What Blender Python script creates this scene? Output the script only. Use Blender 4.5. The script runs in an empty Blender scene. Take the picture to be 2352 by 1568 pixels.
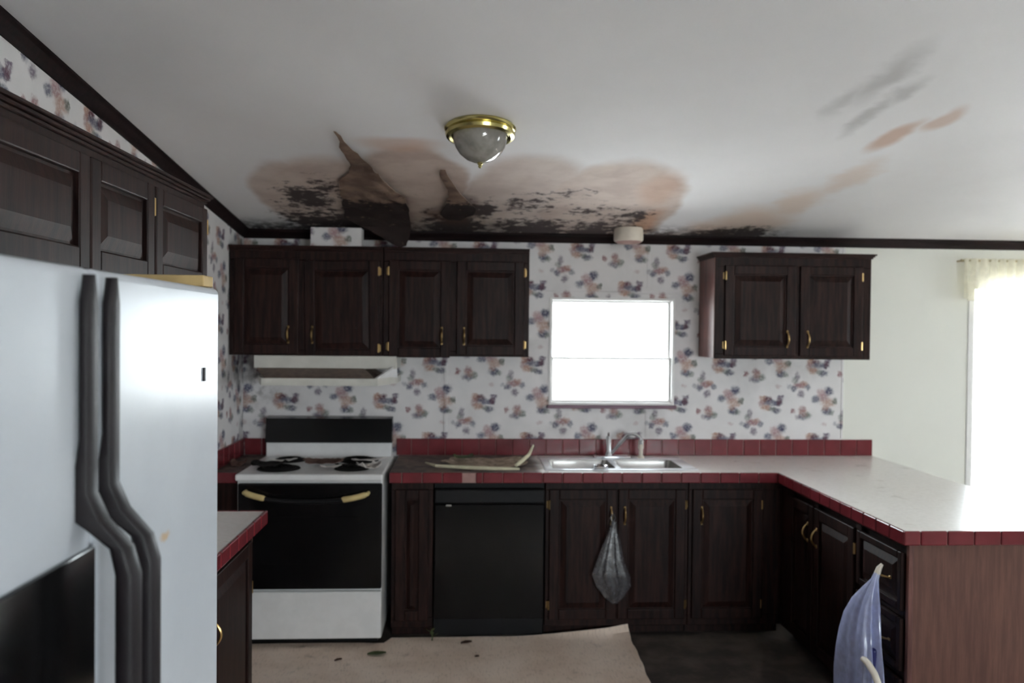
import bpy, bmesh, math, random
from mathutils import Vector, Matrix, noise
random.seed(7)
C = bpy.context.scene.collection
SC = bpy.context.scene

# ------------------------------------------------------------------ camera, world, light, exposure
cam = bpy.data.cameras.new('camera'); camo = bpy.data.objects.new('camera', cam); C.objects.link(camo)
cam.sensor_width = 36.0; cam.lens = 36.0 * 1858 / 2352; cam.clip_start = 0.05
R_ = Vector((0.99849583, -0.05392664, 0.00989878)); U_ = Vector((-0.00909595, 0.01511273, 0.99984442))
B_ = R_.cross(U_)
M = Matrix((R_, U_, B_)).transposed().to_4x4(); M.translation = Vector((0, 0, 1.685))
camo.matrix_world = M
SC.camera = camo
cam.dof.use_dof = True; cam.dof.focus_distance = 2.0; cam.dof.aperture_fstop = 3.5      # the photograph is soft throughout
SKY = (0.88, 0.95, 1.0); SKY_STRENGTH = 10.0
w = bpy.data.worlds.new('overcast_sky'); SC.world = w; w.use_nodes = True
w.node_tree.nodes['Background'].inputs[0].default_value = (*SKY, 1); w.node_tree.nodes['Background'].inputs[1].default_value = SKY_STRENGTH
SC.view_settings.view_transform = 'Standard'; SC.view_settings.look = 'None'
SC.view_settings.gamma = 1.0; SC.view_settings.use_curve_mapping = False
SC.view_settings.exposure = 1.46
sn = bpy.data.lights.new('sun', 'SUN'); sn.energy = 30.0; sn.angle = math.radians(1.0); sn.color = (1.0, .97, .94)
sno = bpy.data.objects.new('sun', sn); C.objects.link(sno); sno.rotation_euler = (0, math.radians(-32), 0)   # added to brighten the ground outside; high, from the windowless left side
SC.cycles.max_bounces = 10; SC.cycles.diffuse_bounces = 6; SC.cycles.glossy_bounces = 4
SC.cycles.transparent_max_bounces = 12; SC.cycles.sample_clamp_indirect = 8.0

def portal(name, loc, rot, sx, sy):          # marks a window opening for sampling the sky through it
    l = bpy.data.lights.new(name, 'AREA'); l.shape = 'RECTANGLE'; l.size = sx; l.size_y = sy
    l.cycles.is_portal = True
    o = bpy.data.objects.new(name, l); C.objects.link(o); o.location = loc; o.rotation_euler = rot
PI = math.pi
# room
D, L, RX, REAR = 4.98, -1.36, 7.0, -3.2       # back wall y, left wall x, right wall x, rear wall y
HC, SLOPE, RIDGE = 2.274, 0.1174, 1.0         # ceiling height at back wall, its slope, ridge y
def ceil_z(y): return HC + SLOPE * (D - y) if y >= RIDGE else HC + SLOPE * (D - RIDGE) - SLOPE * (RIDGE - y)
KW = (0.50, 1.285, 1.222, 1.888)              # kitchen window opening x0 x1 z0 z1
PD = (3.17, 4.95, 0.06, 2.06)                 # patio door opening in the back wall
RW = (2.0, 3.2, 0.9, 1.9)                    # right wall window y0 y1 z0 z1
BW = (1.3, 3.3, 0.85, 2.0)                     # rear wall window x0 x1 z0 z1
portal('kitchen_window_portal', ((KW[0]+KW[1])/2, D+.13, (KW[2]+KW[3])/2), (-PI/2, 0, 0), KW[1]-KW[0], KW[3]-KW[2])
portal('patio_door_portal', ((PD[0]+PD[1])/2, D+.13, (PD[2]+PD[3])/2), (-PI/2, 0, 0), PD[1]-PD[0], PD[3]-PD[2])
portal('right_window_portal', (RX+.13, (RW[0]+RW[1])/2, (RW[2]+RW[3])/2), (0, PI/2, 0), RW[3]-RW[2], RW[1]-RW[0])
portal('rear_window_portal', ((BW[0]+BW[1])/2, REAR-.13, (BW[2]+BW[3])/2), (PI/2, 0, 0), BW[1]-BW[0], BW[3]-BW[2])

# ------------------------------------------------------------------ materials
def lin(r, g, b):
    f = lambda c: (c/255/12.92) if c/255 <= .04045 else ((c/255+.055)/1.055)**2.4
    return (f(r), f(g), f(b), 1)
class NT:
    def __init__(s, name):
        s.m = bpy.data.materials.new(name); s.m.use_nodes = True; s.t = s.m.node_tree; s.n = s.t.nodes; s.l = s.t.links
        s.b = s.n['Principled BSDF']; s.out = s.n['Material Output']
    def new(s, t, **k):
        x = s.n.new(t)
        for a, v in k.items(): setattr(x, a, v)
        return x
    def put(s, inp, v):
        if isinstance(v, bpy.types.NodeSocket): s.l.new(v, inp)
        else: inp.default_value = v
    def math(s, op, a, b=0.0, c=None, clamp=False):
        x = s.new('ShaderNodeMath', operation=op, use_clamp=clamp); s.put(x.inputs[0], a); s.put(x.inputs[1], b)
        if c is not None: s.put(x.inputs[2], c)
        return x.outputs[0]
    def vec(s, op, a, b=(0, 0, 0)):
        x = s.new('ShaderNodeVectorMath', operation=op); s.put(x.inputs[0], a); s.put(x.inputs[1], b)
        return x.outputs['Value'] if op in ('LENGTH', 'DISTANCE', 'DOT_PRODUCT') else x.outputs['Vector']
    def ramp(s, v, a, b, lo=0.0, hi=1.0, smooth=True):
        x = s.new('ShaderNodeMapRange', interpolation_type='SMOOTHSTEP' if smooth else 'LINEAR')
        for i, q in enumerate((v, a, b, lo, hi)): s.put(x.inputs[i], q)
        return x.outputs[0]
    def mix(s, f, a, b):
        x = s.new('ShaderNodeMix', data_type='RGBA'); s.put(x.inputs[0], f); s.put(x.inputs[6], a); s.put(x.inputs[7], b)
        return x.outputs[2]
    def pos(s): return s.new('ShaderNodeNewGeometry').outputs['Position']
    def obj(s): return s.new('ShaderNodeTexCoord').outputs['Object']
    def noise(s, v, scale, detail=3.0, rough=.55, col=False):
        x = s.new('ShaderNodeTexNoise'); s.put(x.inputs['Vector'], v); x.inputs['Scale'].default_value = scale
        x.inputs['Detail'].default_value = detail; x.inputs['Roughness'].default_value = rough
        return x.outputs['Color'] if col else x.outputs['Fac']
    def comb(s, x_, y_, z_=0.0):
        x = s.new('ShaderNodeCombineXYZ'); s.put(x.inputs[0], x_); s.put(x.inputs[1], y_); s.put(x.inputs[2], z_); return x.outputs[0]
    def sep(s, v):
        x = s.new('ShaderNodeSeparateXYZ'); s.put(x.inputs[0], v); return x.outputs
    def bump(s, h, strength=.2, dist=.01):
        x = s.new('ShaderNodeBump'); x.inputs['Strength'].default_value = strength; x.inputs['Distance'].default_value = dist
        s.put(x.inputs['Height'], h); s.l.new(x.outputs[0], s.b.inputs['Normal'])
    def warp(s, p, scale, amp, detail=3.0):
        n = s.noise(p, scale, detail, col=True); d = s.vec('SUBTRACT', n, (.5, .5, .5))
        return s.vec('ADD', p, s.vec('MULTIPLY', d, (amp, amp, amp)))
    def blob(s, p, c, r, edge=.55):      # soft ellipse 0..1
        q = s.vec('MULTIPLY', s.vec('SUBTRACT', p, (c[0], c[1], 0)), (1/r[0], 1/r[1], 0))
        return s.ramp(s.vec('LENGTH', q), 1.0, edge, 0.0, 1.0)
    def fin(s, col, rough=.5, spec=.5, metal=0.0):
        s.put(s.b.inputs['Base Color'], col); s.put(s.b.inputs['Roughness'], rough)
        s.put(s.b.inputs['Specular IOR Level'], spec); s.put(s.b.inputs['Metallic'], metal); return s.m

def simple(name, rgb, rough=.5, spec=.5, metal=0.0, var=.12, scale=14, bump=0.0):
    t = NT(name); p = t.pos(); n = t.noise(p, scale)
    c = lin(*rgb); d = tuple(x*(1-var*2) for x in c[:3]) + (1,)
    if bump: t.bump(t.noise(p, scale*6), bump, .004)
    return t.fin(t.mix(t.ramp(n, .3, .7), d, c), rough, spec, metal)

def wood(name, dark, light, rough=.38, axis='z', spec=.4):
    t = NT(name); p = t.pos()
    s_ = {'z': (16, 16, 1.3), 'x': (1.3, 16, 16), 'y': (16, 1.3, 16)}[axis]
    q = t.vec('MULTIPLY', p, s_); n = t.noise(q, 3.2, 6.0, .62); n2 = t.noise(q, 14.0, 3.0)
    c = t.mix(t.ramp(n, .32, .68), lin(*dark), lin(*light)); c = t.mix(t.math('MULTIPLY', t.ramp(n2, .5, .75), .35), c, lin(*dark))
    t.bump(n2, .06, .003)
    return t.fin(c, rough, spec)

def wallpaper(name, ax):                 # floral bouquets on a half-drop repeat
    t = NT(name); P = t.pos(); xyz = t.sep(P)
    u = xyz[0] if ax == 'x' else xyz[1]; z = xyz[2]
    CW, CH = .3005, .4705
    wp = t.warp(t.comb(u, z), 48.0, .034, 4.0); ws = t.sep(wp)
    u0 = t.math('SUBTRACT', ws[0], 1.5915 if ax == 'x' else 1.2); z0 = t.math('SUBTRACT', 1.4880, ws[1])      # z0 measured downward
    uc = t.math('ADD', u0, .165); k = t.math('FLOOR', t.math('DIVIDE', uc, CW))
    uu = t.math('SUBTRACT', t.math('SUBTRACT', uc, t.math('MULTIPLY', k, CW)), .165)
    zz = t.math('SUBTRACT', z0, t.math('MULTIPLY', k, CH/2)); zz = t.math('ADD', zz, .035)
    zz = t.math('SUBTRACT', t.math('FLOORED_MODULO', zz, CH), .035)
    p = t.comb(uu, zz)
    pt = NT.noise(t, t.comb(u, z), 75.0, 3.0, .65); br = t.ramp(pt, .34, .58, .55, 1.0)
    paper = (.76, .735, .735, 1)
    col = t.mix(t.ramp(t.noise(P, 5.0), .35, .7), paper, (.70, .68, .68, 1))
    TAN, RED, DRED = lin(170, 128, 108), lin(140, 88, 92), lin(92, 52, 66)
    BLU, DBL, GRN, PUR, PINK = lin(104, 106, 124), lin(74, 74, 100), lin(104, 112, 104), lin(98, 80, 104), lin(168, 128, 132)
    B = [  # x, z-down, rx, rz, colour, strength  (pixels of a 1828 px/m enlargement)
        (-70, -30, 52, 70, TAN, .9), (-92, 30, 44, 52, RED, .6), (-15, -12, 62, 54, DRED, 1.), (-40, 75, 70, 48, TAN, .9), (40, 20, 118, 42, BLU, .9), (100, 26, 60, 34, DBL, .8),
        (128, -45, 44, 64, PUR, .9), (112, 12, 40, 50, DRED, .8), (78, 108, 66, 42, DBL, .9), (30, 92, 52, 34, GRN, .7),
        (148, 312, 66, 62, DBL, 1.), (80, 384, 84, 58, RED, .7), (150, 445, 104, 58, TAN, .75), (60, 330, 60, 50, PINK, .7), (-10, 405, 58, 48, BLU, .95), (222, 430, 46, 42, GRN, .9), (128, 545, 70, 54, DBL, .95), (110, 505, 50, 40, TAN, .6), (180, 560, 44, 34, GRN, .7),
        (-190, 245, 94, 46, RED, .85), (-228, 150, 38, 68, PUR, .7), (-268, 285, 50, 42, DBL, .85), (-100, 270, 40, 42, BLU, .8), (-180, 350, 48, 52, PUR, .8), (-255, 190, 40, 46, GRN, .6), (-150, 225, 54, 34, TAN, .6),
        (-285, 545, 44, 38, RED, .9), (-160, 530, 54, 54, RED, .8), (-158, 608, 62, 52, DBL, .8), (-95, 590, 50, 48, GRN, .85), (-150, 570, 60, 48, TAN, .5), (-210, 610, 40, 36, PUR, .5),
        (230, 690, 34, 30, BLU, .5), (100, 690, 40, 26, PINK, .4)]
    for x, y, rx, ry, c, s in B:
        f = t.blob(p, (x/1828, y/1828), (rx/1828*1.17, ry/1828*1.17), .35)
        col = t.mix(t.math('MULTIPLY', t.math('MULTIPLY', f, br), s), col, c)
    if ax == 'x':                        # the paper ends; plain cream panel beyond
        col = t.mix(t.math('GREATER_THAN', xyz[0], 2.365), col, (.72, .715, .66, 1))
    grime = t.math('MULTIPLY', t.ramp(t.noise(P, 3.0, 5.0), .52, .75), .22)
    corner = t.warp(t.comb(u, z), 6.0, .22, 5.0)
    cb = t.math('MULTIPLY', t.blob(corner, (-1.26, 1.40) if ax == 'x' else (4.92, 1.42), (.20, .30), .0), t.ramp(t.noise(P, 11.0, 5.0), .38, .58))
    col = t.mix(t.math('MULTIPLY', cb, .8), col, lin(62, 54, 54))  # mould smudges plus the corner's shade under the cabinet, put into the colour
    if ax == 'x': grime = t.math('MULTIPLY', grime, t.math('LESS_THAN', xyz[0], 2.365))
    col = t.mix(grime, col, lin(96, 84, 74))
    return t.fin(col, .62, .3)

def ceiling_mat():
    t = NT('ceiling_stained_white'); P = t.pos(); s = t.sep(P); flat = t.comb(s[0], s[1])
    p = t.warp(flat, 3.0, .30, 5.0); p2 = t.warp(flat, 2.2, .16, 3.0)
    def field(pp, L_, edge):
        f = None
        for (x, y, rx, ry, k) in L_:
            b = t.math('MULTIPLY', t.blob(pp, (x, y), (rx, ry), edge), k); f = b if f is None else t.math('MAXIMUM', f, b)
        return f
    white = t.mix(t.ramp(t.noise(P, 2.0), .3, .7), (.79, .775, .785, 1), (.82, .805, .815, 1))
    tan = field(p2, [(-.66, 4.35, .46, .82, .85), (-.28, 4.0, .30, .62, .9), (-.24, 4.7, .4, .5, .9), (.30, 4.42, .42, .98, .75), (.72, 4.36, .40, .86, .85), (.92, 4.5, .24, .85, .85),
                     (-.86, 4.3, .26, .7, .8)], .80)
    soft = field(t.warp(flat, 4.0, .26, 5.0), [(1.46, 4.85, .26, .42, .75), (1.62, 4.60, .32, .46, .65), (1.72, 4.2, .20, .42, .55), (1.80, 3.75, .12, .40, .45), (1.28, 4.95, .2, .2, .4)], .25)
    tan = t.math('MAXIMUM', tan, t.math('MULTIPLY', soft, .3))
    rim = field(p2, [(1.02, 4.65, .11, .42, .8), (.95, 4.0, .14, .4, .45), (-.30, 3.42, .24, .12, .6), (1.72, 3.2, .07, .26, .75), (1.80, 3.0, .06, .16, .6)], .35)
    tc = t.mix(t.ramp(t.noise(P, 6.0, 5.0), .35, .7), lin(196, 172, 156), lin(168, 138, 120))
    col = t.mix(t.math('MULTIPLY', tan, .85), white, tc)
    col = t.mix(t.math('MULTIPLY', soft, .75), col, lin(212, 176, 146))
    col = t.mix(t.math('MULTIPLY', rim, .8), col, lin(190, 140, 104))
    grey = field(t.warp(flat, 7.0, .12, 4.0), [(1.40, 2.66, .09, .34, .75), (1.35, 2.85, .07, .25, .6), (1.53, 2.78, .06, .18, .7), (1.50, 3.0, .06, .30, .75)], .1)
    col = t.mix(t.math('MULTIPLY', grey, .52), col, lin(128, 124, 122))
    # mould: clustered specks that thicken towards the wall
    dens = field(p, [(-.86, 4.25, .24, .42, .85), (-.72, 4.05, .2, .25, .6), (-.90, 4.75, .30, .45, .95), (.9, 4.55, .24, .4, .6), (.5, 4.1, .3, .25, .38), (-.62, 4.75, .42, .58, .95), (-.55, 4.2, .36, .36, .62), (-.1, 4.8, .34, .52, 1.), (.06, 4.45, .22, .34, .85), (.38, 4.85, .40, .42, .85), (.30, 4.3, .30, .34, .5), (.78, 4.85, .34, .42, .9), (.66, 4.42, .3, .30, .45), (.98, 4.95, .16, .3, .7), (1.58, 4.98, .40, .40, 1.), (1.72, 4.9, .26, .34, .9)], 0.0)
    n = t.noise(t.comb(s[0], s[1]), 15.0, 5.0, .66)
    spk = t.ramp(t.math('ADD', n, t.math('MULTIPLY', dens, .42)), .61, .77)
    wallband = t.math('MULTIPLY', t.ramp(s[1], 4.62, 4.97), t.ramp(s[0], 2.05, 1.75))
    spk = t.math('MAXIMUM', t.math('MULTIPLY', spk, t.ramp(dens, .02, .2)), t.math('MULTIPLY', wallband, t.ramp(n, .36, .56)))
    col = t.mix(t.math('MULTIPLY', spk, .93), col, lin(58, 48, 50))
    brown = field(p, [(-.10, 4.55, .16, .30, .8), (-.02, 4.25, .10, .2, .6), (-.48, 4.5, .26, .5, .95)], .4)
    col = t.mix(t.math('MULTIPLY', brown, .75), col, lin(92, 66, 56))
    t.bump(t.noise(P, 160.0, 2.0), .10, .003)
    return t.fin(col, .8, .2)

def counter_mat():
    t = NT('counter_laminate_cream'); P = t.pos(); s = t.sep(P)
    q = t.warp(t.comb(s[0], s[1]), 4.0, .16, 4.0); qs = t.sep(q)
    base = t.mix(t.ramp(t.noise(P, 60.0), .4, .6), (.74, .715, .69, 1), (.78, .755, .73, 1))
    back = t.ramp(s[1], 3.9, 4.1)
    dirt = t.math('MULTIPLY', t.ramp(qs[0], .46, .36), back)
    dcol = t.mix(t.ramp(t.noise(P, 16.0, 5.0), .35, .65), lin(58, 42, 40), lin(104, 84, 74))
    col = t.mix(t.math('MULTIPLY', dirt, .95), base, dcol)
    sp = t.math('MULTIPLY', t.ramp(t.noise(P, 9.0, 5.0), .60, .75), .3)
    col = t.mix(sp, col, lin(140, 118, 104))
    return t.fin(col, t.mix(dirt, (.22, .22, .22, 1), (.8, .8, .8, 1)), .5)

def floor_mat():
    t = NT('dark_subfloor'); P = t.pos()
    n = t.noise(P, 5.0, 6.0); n2 = t.noise(P, 40.0, 4.0)
    c = t.mix(t.ramp(n, .35, .7), lin(58, 51, 48), lin(88, 78, 72)); c = t.mix(t.math('MULTIPLY', t.ramp(n2, .55, .8), .35), c, lin(92, 80, 70))
    t.bump(n2, .3, .004); return t.fin(c, .75, .3)

def lino_mat():
    t = NT('worn_tan_linoleum'); P = t.pos(); s = t.sep(P)
    n = t.noise(P, 3.5, 6.0); n2 = t.noise(t.vec('MULTIPLY', P, (30, 6, 6)), 4.0, 4.0)
    c = t.mix(t.ramp(n, .3, .72), lin(214, 194, 178), lin(234, 218, 204)); c = t.mix(t.math('MULTIPLY', t.ramp(n2, .5, .72), .25), c, lin(126, 106, 92))
    dk = t.ramp(t.noise(P, 9.0, 5.0), .60, .74); c = t.mix(t.math('MULTIPLY', dk, .35), c, lin(84, 68, 58))
    return t.fin(c, .6, .35)

def torn_mat():
    t = NT('torn_brown_ceiling_paper'); P = t.pos(); s = t.sep(P)
    n = t.noise(P, 9.0, 5.0); n2 = t.noise(P, 22.0, 5.0, .65)
    c = t.mix(t.ramp(n, .3, .7), lin(104, 84, 74), lin(140, 118, 104))
    c = t.mix(t.math('MULTIPLY', t.ramp(t.math('ADD', n2, t.ramp(s[1], 4.10, 4.32, 0, .34)), .60, .74), .92), c, lin(40, 33, 35))
    t.bump(n2, .3, .006); return t.fin(c, .9, .15)

def glass_mat():
    t = NT('window_glass'); t.n.remove(t.b)
    tr = t.new('ShaderNodeBsdfTransparent'); gl = t.new('ShaderNodeBsdfGlossy'); gl.inputs['Roughness'].default_value = .02
    tr.inputs[0].default_value = (.97, .985, .98, 1)
    fr = t.new('ShaderNodeFresnel'); fr.inputs[0].default_value = 1.45
    mx = t.new('ShaderNodeMixShader'); t.l.new(fr.outputs[0], mx.inputs[0]); t.l.new(tr.outputs[0], mx.inputs[1]); t.l.new(gl.outputs[0], mx.inputs[2])
    t.l.new(mx.outputs[0], t.out.inputs[0]); return t.m

def sheer_mat(name, rgb, clear, seed=0):
    t = NT(name); t.n.remove(t.b); P = t.pos()
    col = lin(*rgb)
    df = t.new('ShaderNodeBsdfDiffuse'); tl = t.new('ShaderNodeBsdfTranslucent'); tr = t.new('ShaderNodeBsdfTransparent')
    df.inputs[0].default_value = col; tl.inputs[0].default_value = col
    m1 = t.new('ShaderNodeMixShader'); m1.inputs[0].default_value = .45; t.l.new(df.outputs[0], m1.inputs[1]); t.l.new(tl.outputs[0], m1.inputs[2])
    gl = t.new('ShaderNodeBsdfGlossy'); gl.inputs['Roughness'].default_value = .35
    m0 = t.new('ShaderNodeMixShader'); m0.inputs[0].default_value = .0 if seed == 0 else .22; t.l.new(m1.outputs[0], m0.inputs[1]); t.l.new(gl.outputs[0], m0.inputs[2])
    m2 = t.new('ShaderNodeMixShader'); t.put(m2.inputs[0], t.ramp(t.noise(P, 30.0), .3, .7, clear*.7, clear*1.3)); t.l.new(m0.outputs[0], m2.inputs[1]); t.l.new(tr.outputs[0], m2.inputs[2])
    t.l.new(m2.outputs[0], t.out.inputs[0]); return t.m

M_paper_b = wallpaper('floral_wallpaper_back', 'x'); M_paper_l = wallpaper('floral_wallpaper_left', 'y')
M_ceil = ceiling_mat(); M_counter = counter_mat(); M_floor = floor_mat(); M_lino = lino_mat(); M_torn = torn_mat()
M_glass = glass_mat()
M_plain = simple('cream_wall_panel', (206, 203, 194), .6, .3, var=.03)
M_wood = wood('dark_walnut_cabinet', (25, 13, 12), (48, 28, 24), .46, 'z', .16)
M_woodx = wood('dark_walnut_cabinet_rail', (28, 14, 12), (52, 29, 25), .44, 'x', .2)
M_wood_side = wood('lightened_reddish_walnut', (84, 52, 48), (118, 78, 70), .42)  # window light on the cabinet side is put into this lighter tone
M_wood_end = wood('brown_woodgrain_end_panel', (90, 58, 50), (110, 74, 62), .6)
M_trim = wood('dark_brown_moulding', (22, 12, 13), (36, 20, 20), .6, 'x', .2)
M_tile = simple('burgundy_glazed_tile', (116, 40, 47), .22, .55, var=.10, scale=9)
M_grout = simple('pale_pink_grout', (172, 138, 132), .85, .2)
M_white = simple('white_enamel', (226, 226, 226), .25, .5, var=.03)
M_whitep = simple('white_painted_frame', (230, 228, 226), .45, .4, var=.03)
M_offwhite = simple('yellowed_white_enamel', (206, 204, 196), .4, .45, var=.05)
M_hoodvent = simple('brown_hood_vent', (120, 104, 94), .6, .3, var=.15, scale=30)  # hood recess, darker brown than the casing
M_black = simple('black_glossy_panel', (15, 14, 15), .18, .3, var=.1)
M_blackm = simple('black_matte_plastic', (20, 19, 21), .5, .22, var=.1)
M_handle_f = simple('dark_plum_plastic', (34, 28, 32), .5, .35, var=.1)
M_brass = simple('antique_brass', (190, 160, 110), .28, .5, 1.0, var=.1)
M_brightbrass = simple('polished_brass', (206, 194, 132), .22, .5, 1.0, var=.06)
M_chrome = simple('chrome', (222, 224, 228), .10, .5, 1.0, var=.03)
M_steel = simple('stainless_steel', (196, 194, 192), .26, .5, 1.0, var=.06)
M_tan = simple('tan_plastic', (212, 190, 134), .45, .4)
M_board = simple('tan_board', (206, 178, 124), .7, .3)
M_cream = simple('cream_plastic', (224, 214, 200), .5, .4, var=.05)
M_debris = simple('tan_plaster_debris', (176, 156, 138), .9, .2, var=.25, scale=30, bump=.4)
M_pale = simple('pale_stick', (214, 208, 180), .8, .2, var=.12)
M_paperscrap = simple('dirty_white_scrap', (206, 200, 196), .85, .2, var=.1)
M_brownscrap = simple('brown_ceiling_paper_scrap', (112, 88, 80), .9, .15, var=.2, scale=25)
M_leaf = simple('dull_green_leaf', (82, 92, 58), .7, .3, var=.2)
M_leafb = simple('brown_dry_leaf', (84, 62, 52), .8, .2, var=.2)
M_soil = simple('soot_black', (22, 19, 19), .8, .2)
M_bag = sheer_mat('blue_translucent_plastic', (212, 219, 255), .26, 1)
M_greybag = sheer_mat('grey_translucent_plastic', (104, 100, 108), .55, 1)
M_curtain = sheer_mat('sheer_cream_lace', (246, 242, 226), .16)
M_ground = simple('pale_bounce_ground', (200, 200, 200), .95, .1, var=.12, scale=1.5)  # outdoor ground made pale to bounce daylight up to the ceiling
M_carpet = simple('unseen_pale_carpet', (192, 186, 178), .95, .1, var=.08, scale=40)  # unseen carpet, added pale to throw light up at the ceiling

def lamp_glass():
    t = NT('smoky_ribbed_glass')
    t.b.inputs['Transmission Weight'].default_value = .35
    P = t.pos(); t.bump(t.noise(P, 22.0, 2.0), .25, .01)
    return t.fin(t.mix(t.ramp(t.noise(P, 12.0), .35, .65), lin(150, 146, 140), lin(186, 182, 176)), .10, .7)
M_bowl = lamp_glass()
def fridge_mat():
    t = NT('white_textured_fridge'); P = t.pos()
    t.bump(t.noise(P, 55.0, 3.0), .05, .004)
    c = t.mix(t.ramp(t.noise(P, 2.5, 4.0), .3, .7), lin(194, 199, 206), lin(204, 209, 215))
    s = t.sep(P); rust = t.blob(t.warp(t.comb(s[1], s[2]), 40.0, .02), (1.285, 1.357), (.028, .010), .2)
    c = t.mix(t.math('MULTIPLY', rust, .6), c, lin(206, 160, 84))
    return t.fin(c, .24, .08)
M_fridge = fridge_mat()

# ------------------------------------------------------------------ mesh helpers
class B:
    def __init__(s): s.bm = bmesh.new()
    def box(s, x0, x1, y0, y1, z0, z1, bev=0.0, seg=2):
        x0, x1 = sorted((x0, x1)); y0, y1 = sorted((y0, y1)); z0, z1 = sorted((z0, z1))
        r = bmesh.ops.create_cube(s.bm, size=1.0)['verts']
        for v in r:
            v.co = Vector(((x0+x1)/2 + v.co.x*(x1-x0), (y0+y1)/2 + v.co.y*(y1-y0), (z0+z1)/2 + v.co.z*(z1-z0)))
        if bev:
            e = list({e for v in r for e in v.link_edges})
            bmesh.ops.bevel(s.bm, geom=e, offset=min(bev, (x1-x0)*.45, (y1-y0)*.45, (z1-z0)*.45), segments=seg, affect='EDGES', profile=.5)
        return s
    def faces(s, vs, fs):
        V = [s.bm.verts.new(v) for v in vs]
        for f in fs: s.bm.faces.new([V[i] for i in f])
        return s
    def prism(s, poly, a, b):            # poly: 3D points of one cap; b-a: offset vector
        n = len(poly); off = Vector(b) - Vector(a)
        P0 = [Vector(p) for p in poly]; vs = P0 + [p + off for p in P0]
        fs = [list(range(n))[::-1], [n+i for i in range(n)]] + [[i, (i+1) % n, n+(i+1) % n, n+i] for i in range(n)]
        return s.faces(vs, fs)
    def tube(s, pts, r, n=8):
        pts = [Vector(p) for p in pts]; rs = r if isinstance(r, (list, tuple)) else [r]*len(pts)
        rings = []; up = None
        for i, p in enumerate(pts):
            d = ((pts[min(i+1, len(pts)-1)] - pts[max(i-1, 0)])).normalized()
            if up is None: up = d.orthogonal().normalized()
            up = (up - d*up.dot(d)).normalized(); sd = d.cross(up)
            rings.append([s.bm.verts.new(p + (up*math.cos(2*PI*k/n) + sd*math.sin(2*PI*k/n))*rs[i]) for k in range(n)])
        for a, b in zip(rings, rings[1:]):
            for k in range(n): s.bm.faces.new((a[k], a[(k+1) % n], b[(k+1) % n], b[k]))
        s.bm.faces.new(rings[0][::-1]); s.bm.faces.new(rings[-1]); return s
    def lathe(s, prof, c, n=32):         # prof (r, z) list, about z through c
        rings = []
        for r, z in prof:
            if r < 1e-5: rings.append([s.bm.verts.new((c[0], c[1], c[2]+z))])
            else: rings.append([s.bm.verts.new((c[0]+r*math.cos(2*PI*k/n), c[1]+r*math.sin(2*PI*k/n), c[2]+z)) for k in range(n)])
        for a, b in zip(rings, rings[1:]):
            for k in range(n):
                q = [a[0]] if len(a) == 1 else [a[k], a[(k+1) % n]]
                q += [b[0]] if len(b) == 1 else [b[(k+1) % n], b[k]]
                if len(q) > 2: s.bm.faces.new(q)
        return s
    def grid(s, P, thick=0.0, closed=False):           # P[i][j] of Vectors
        V = [[s.bm.verts.new(p) for p in row] for row in P]; m = len(P[0])
        fs = []
        for i in range(len(P)-1):
            for j in range(m if closed else m-1): fs.append(s.bm.faces.new((V[i][j], V[i][(j+1) % m], V[i+1][(j+1) % m], V[i+1][j])))
        if thick:
            bmesh.ops.recalc_face_normals(s.bm, faces=fs); bmesh.ops.solidify(s.bm, geom=fs, thickness=thick)
        return s
    def rot(s, M, c): bmesh.ops.rotate(s.bm, verts=s.bm.verts, cent=c, matrix=M); return s

def obj(name, b, mat, parent=None, smooth=False, label=None):
    bm = b.bm; bmesh.ops.recalc_face_normals(bm, faces=bm.faces)
    if parent is not None:
        o = parent; loc = Vector()
        while o is not None: loc += o.location; o = o.parent
        bmesh.ops.translate(bm, verts=bm.verts, vec=-loc)
    me = bpy.data.meshes.new(name); bm.to_mesh(me); bm.free(); me.materials.append(mat)
    if smooth:
        for p in me.polygons: p.use_smooth = True
        try: me.set_sharp_from_angle(angle=math.radians(40))
        except Exception: pass
    o = bpy.data.objects.new(name, me); C.objects.link(o); o.parent = parent
    if label: o['label'] = label
    return o
def thing(name, label, cat, loc, group=None):
    o = bpy.data.objects.new(name, None); C.objects.link(o); o.location = loc; o.empty_display_size = .05
    return tag(o, label, cat, group)
def tag(o, label, cat, group=None):
    o['label'] = label; o['category'] = cat
    if group: o['group'] = group
    return o
def struct(name, b, mat, parent=None):
    o = obj(name, b, mat, parent); o['kind'] = 'structure'; return o
def sobj(name, b, mat, label, cat, group=None, smooth=False):       # single-mesh thing, origin at its base
    vs = [v.co for v in b.bm.verts]
    c = Vector(((min(v.x for v in vs)+max(v.x for v in vs))/2, (min(v.y for v in vs)+max(v.y for v in vs))/2, min(v.z for v in vs)))
    bmesh.ops.translate(b.bm, verts=b.bm.verts, vec=-c)
    o = obj(name, b, mat, smooth=smooth); o.location = c; return tag(o, label, cat, group)

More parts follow.
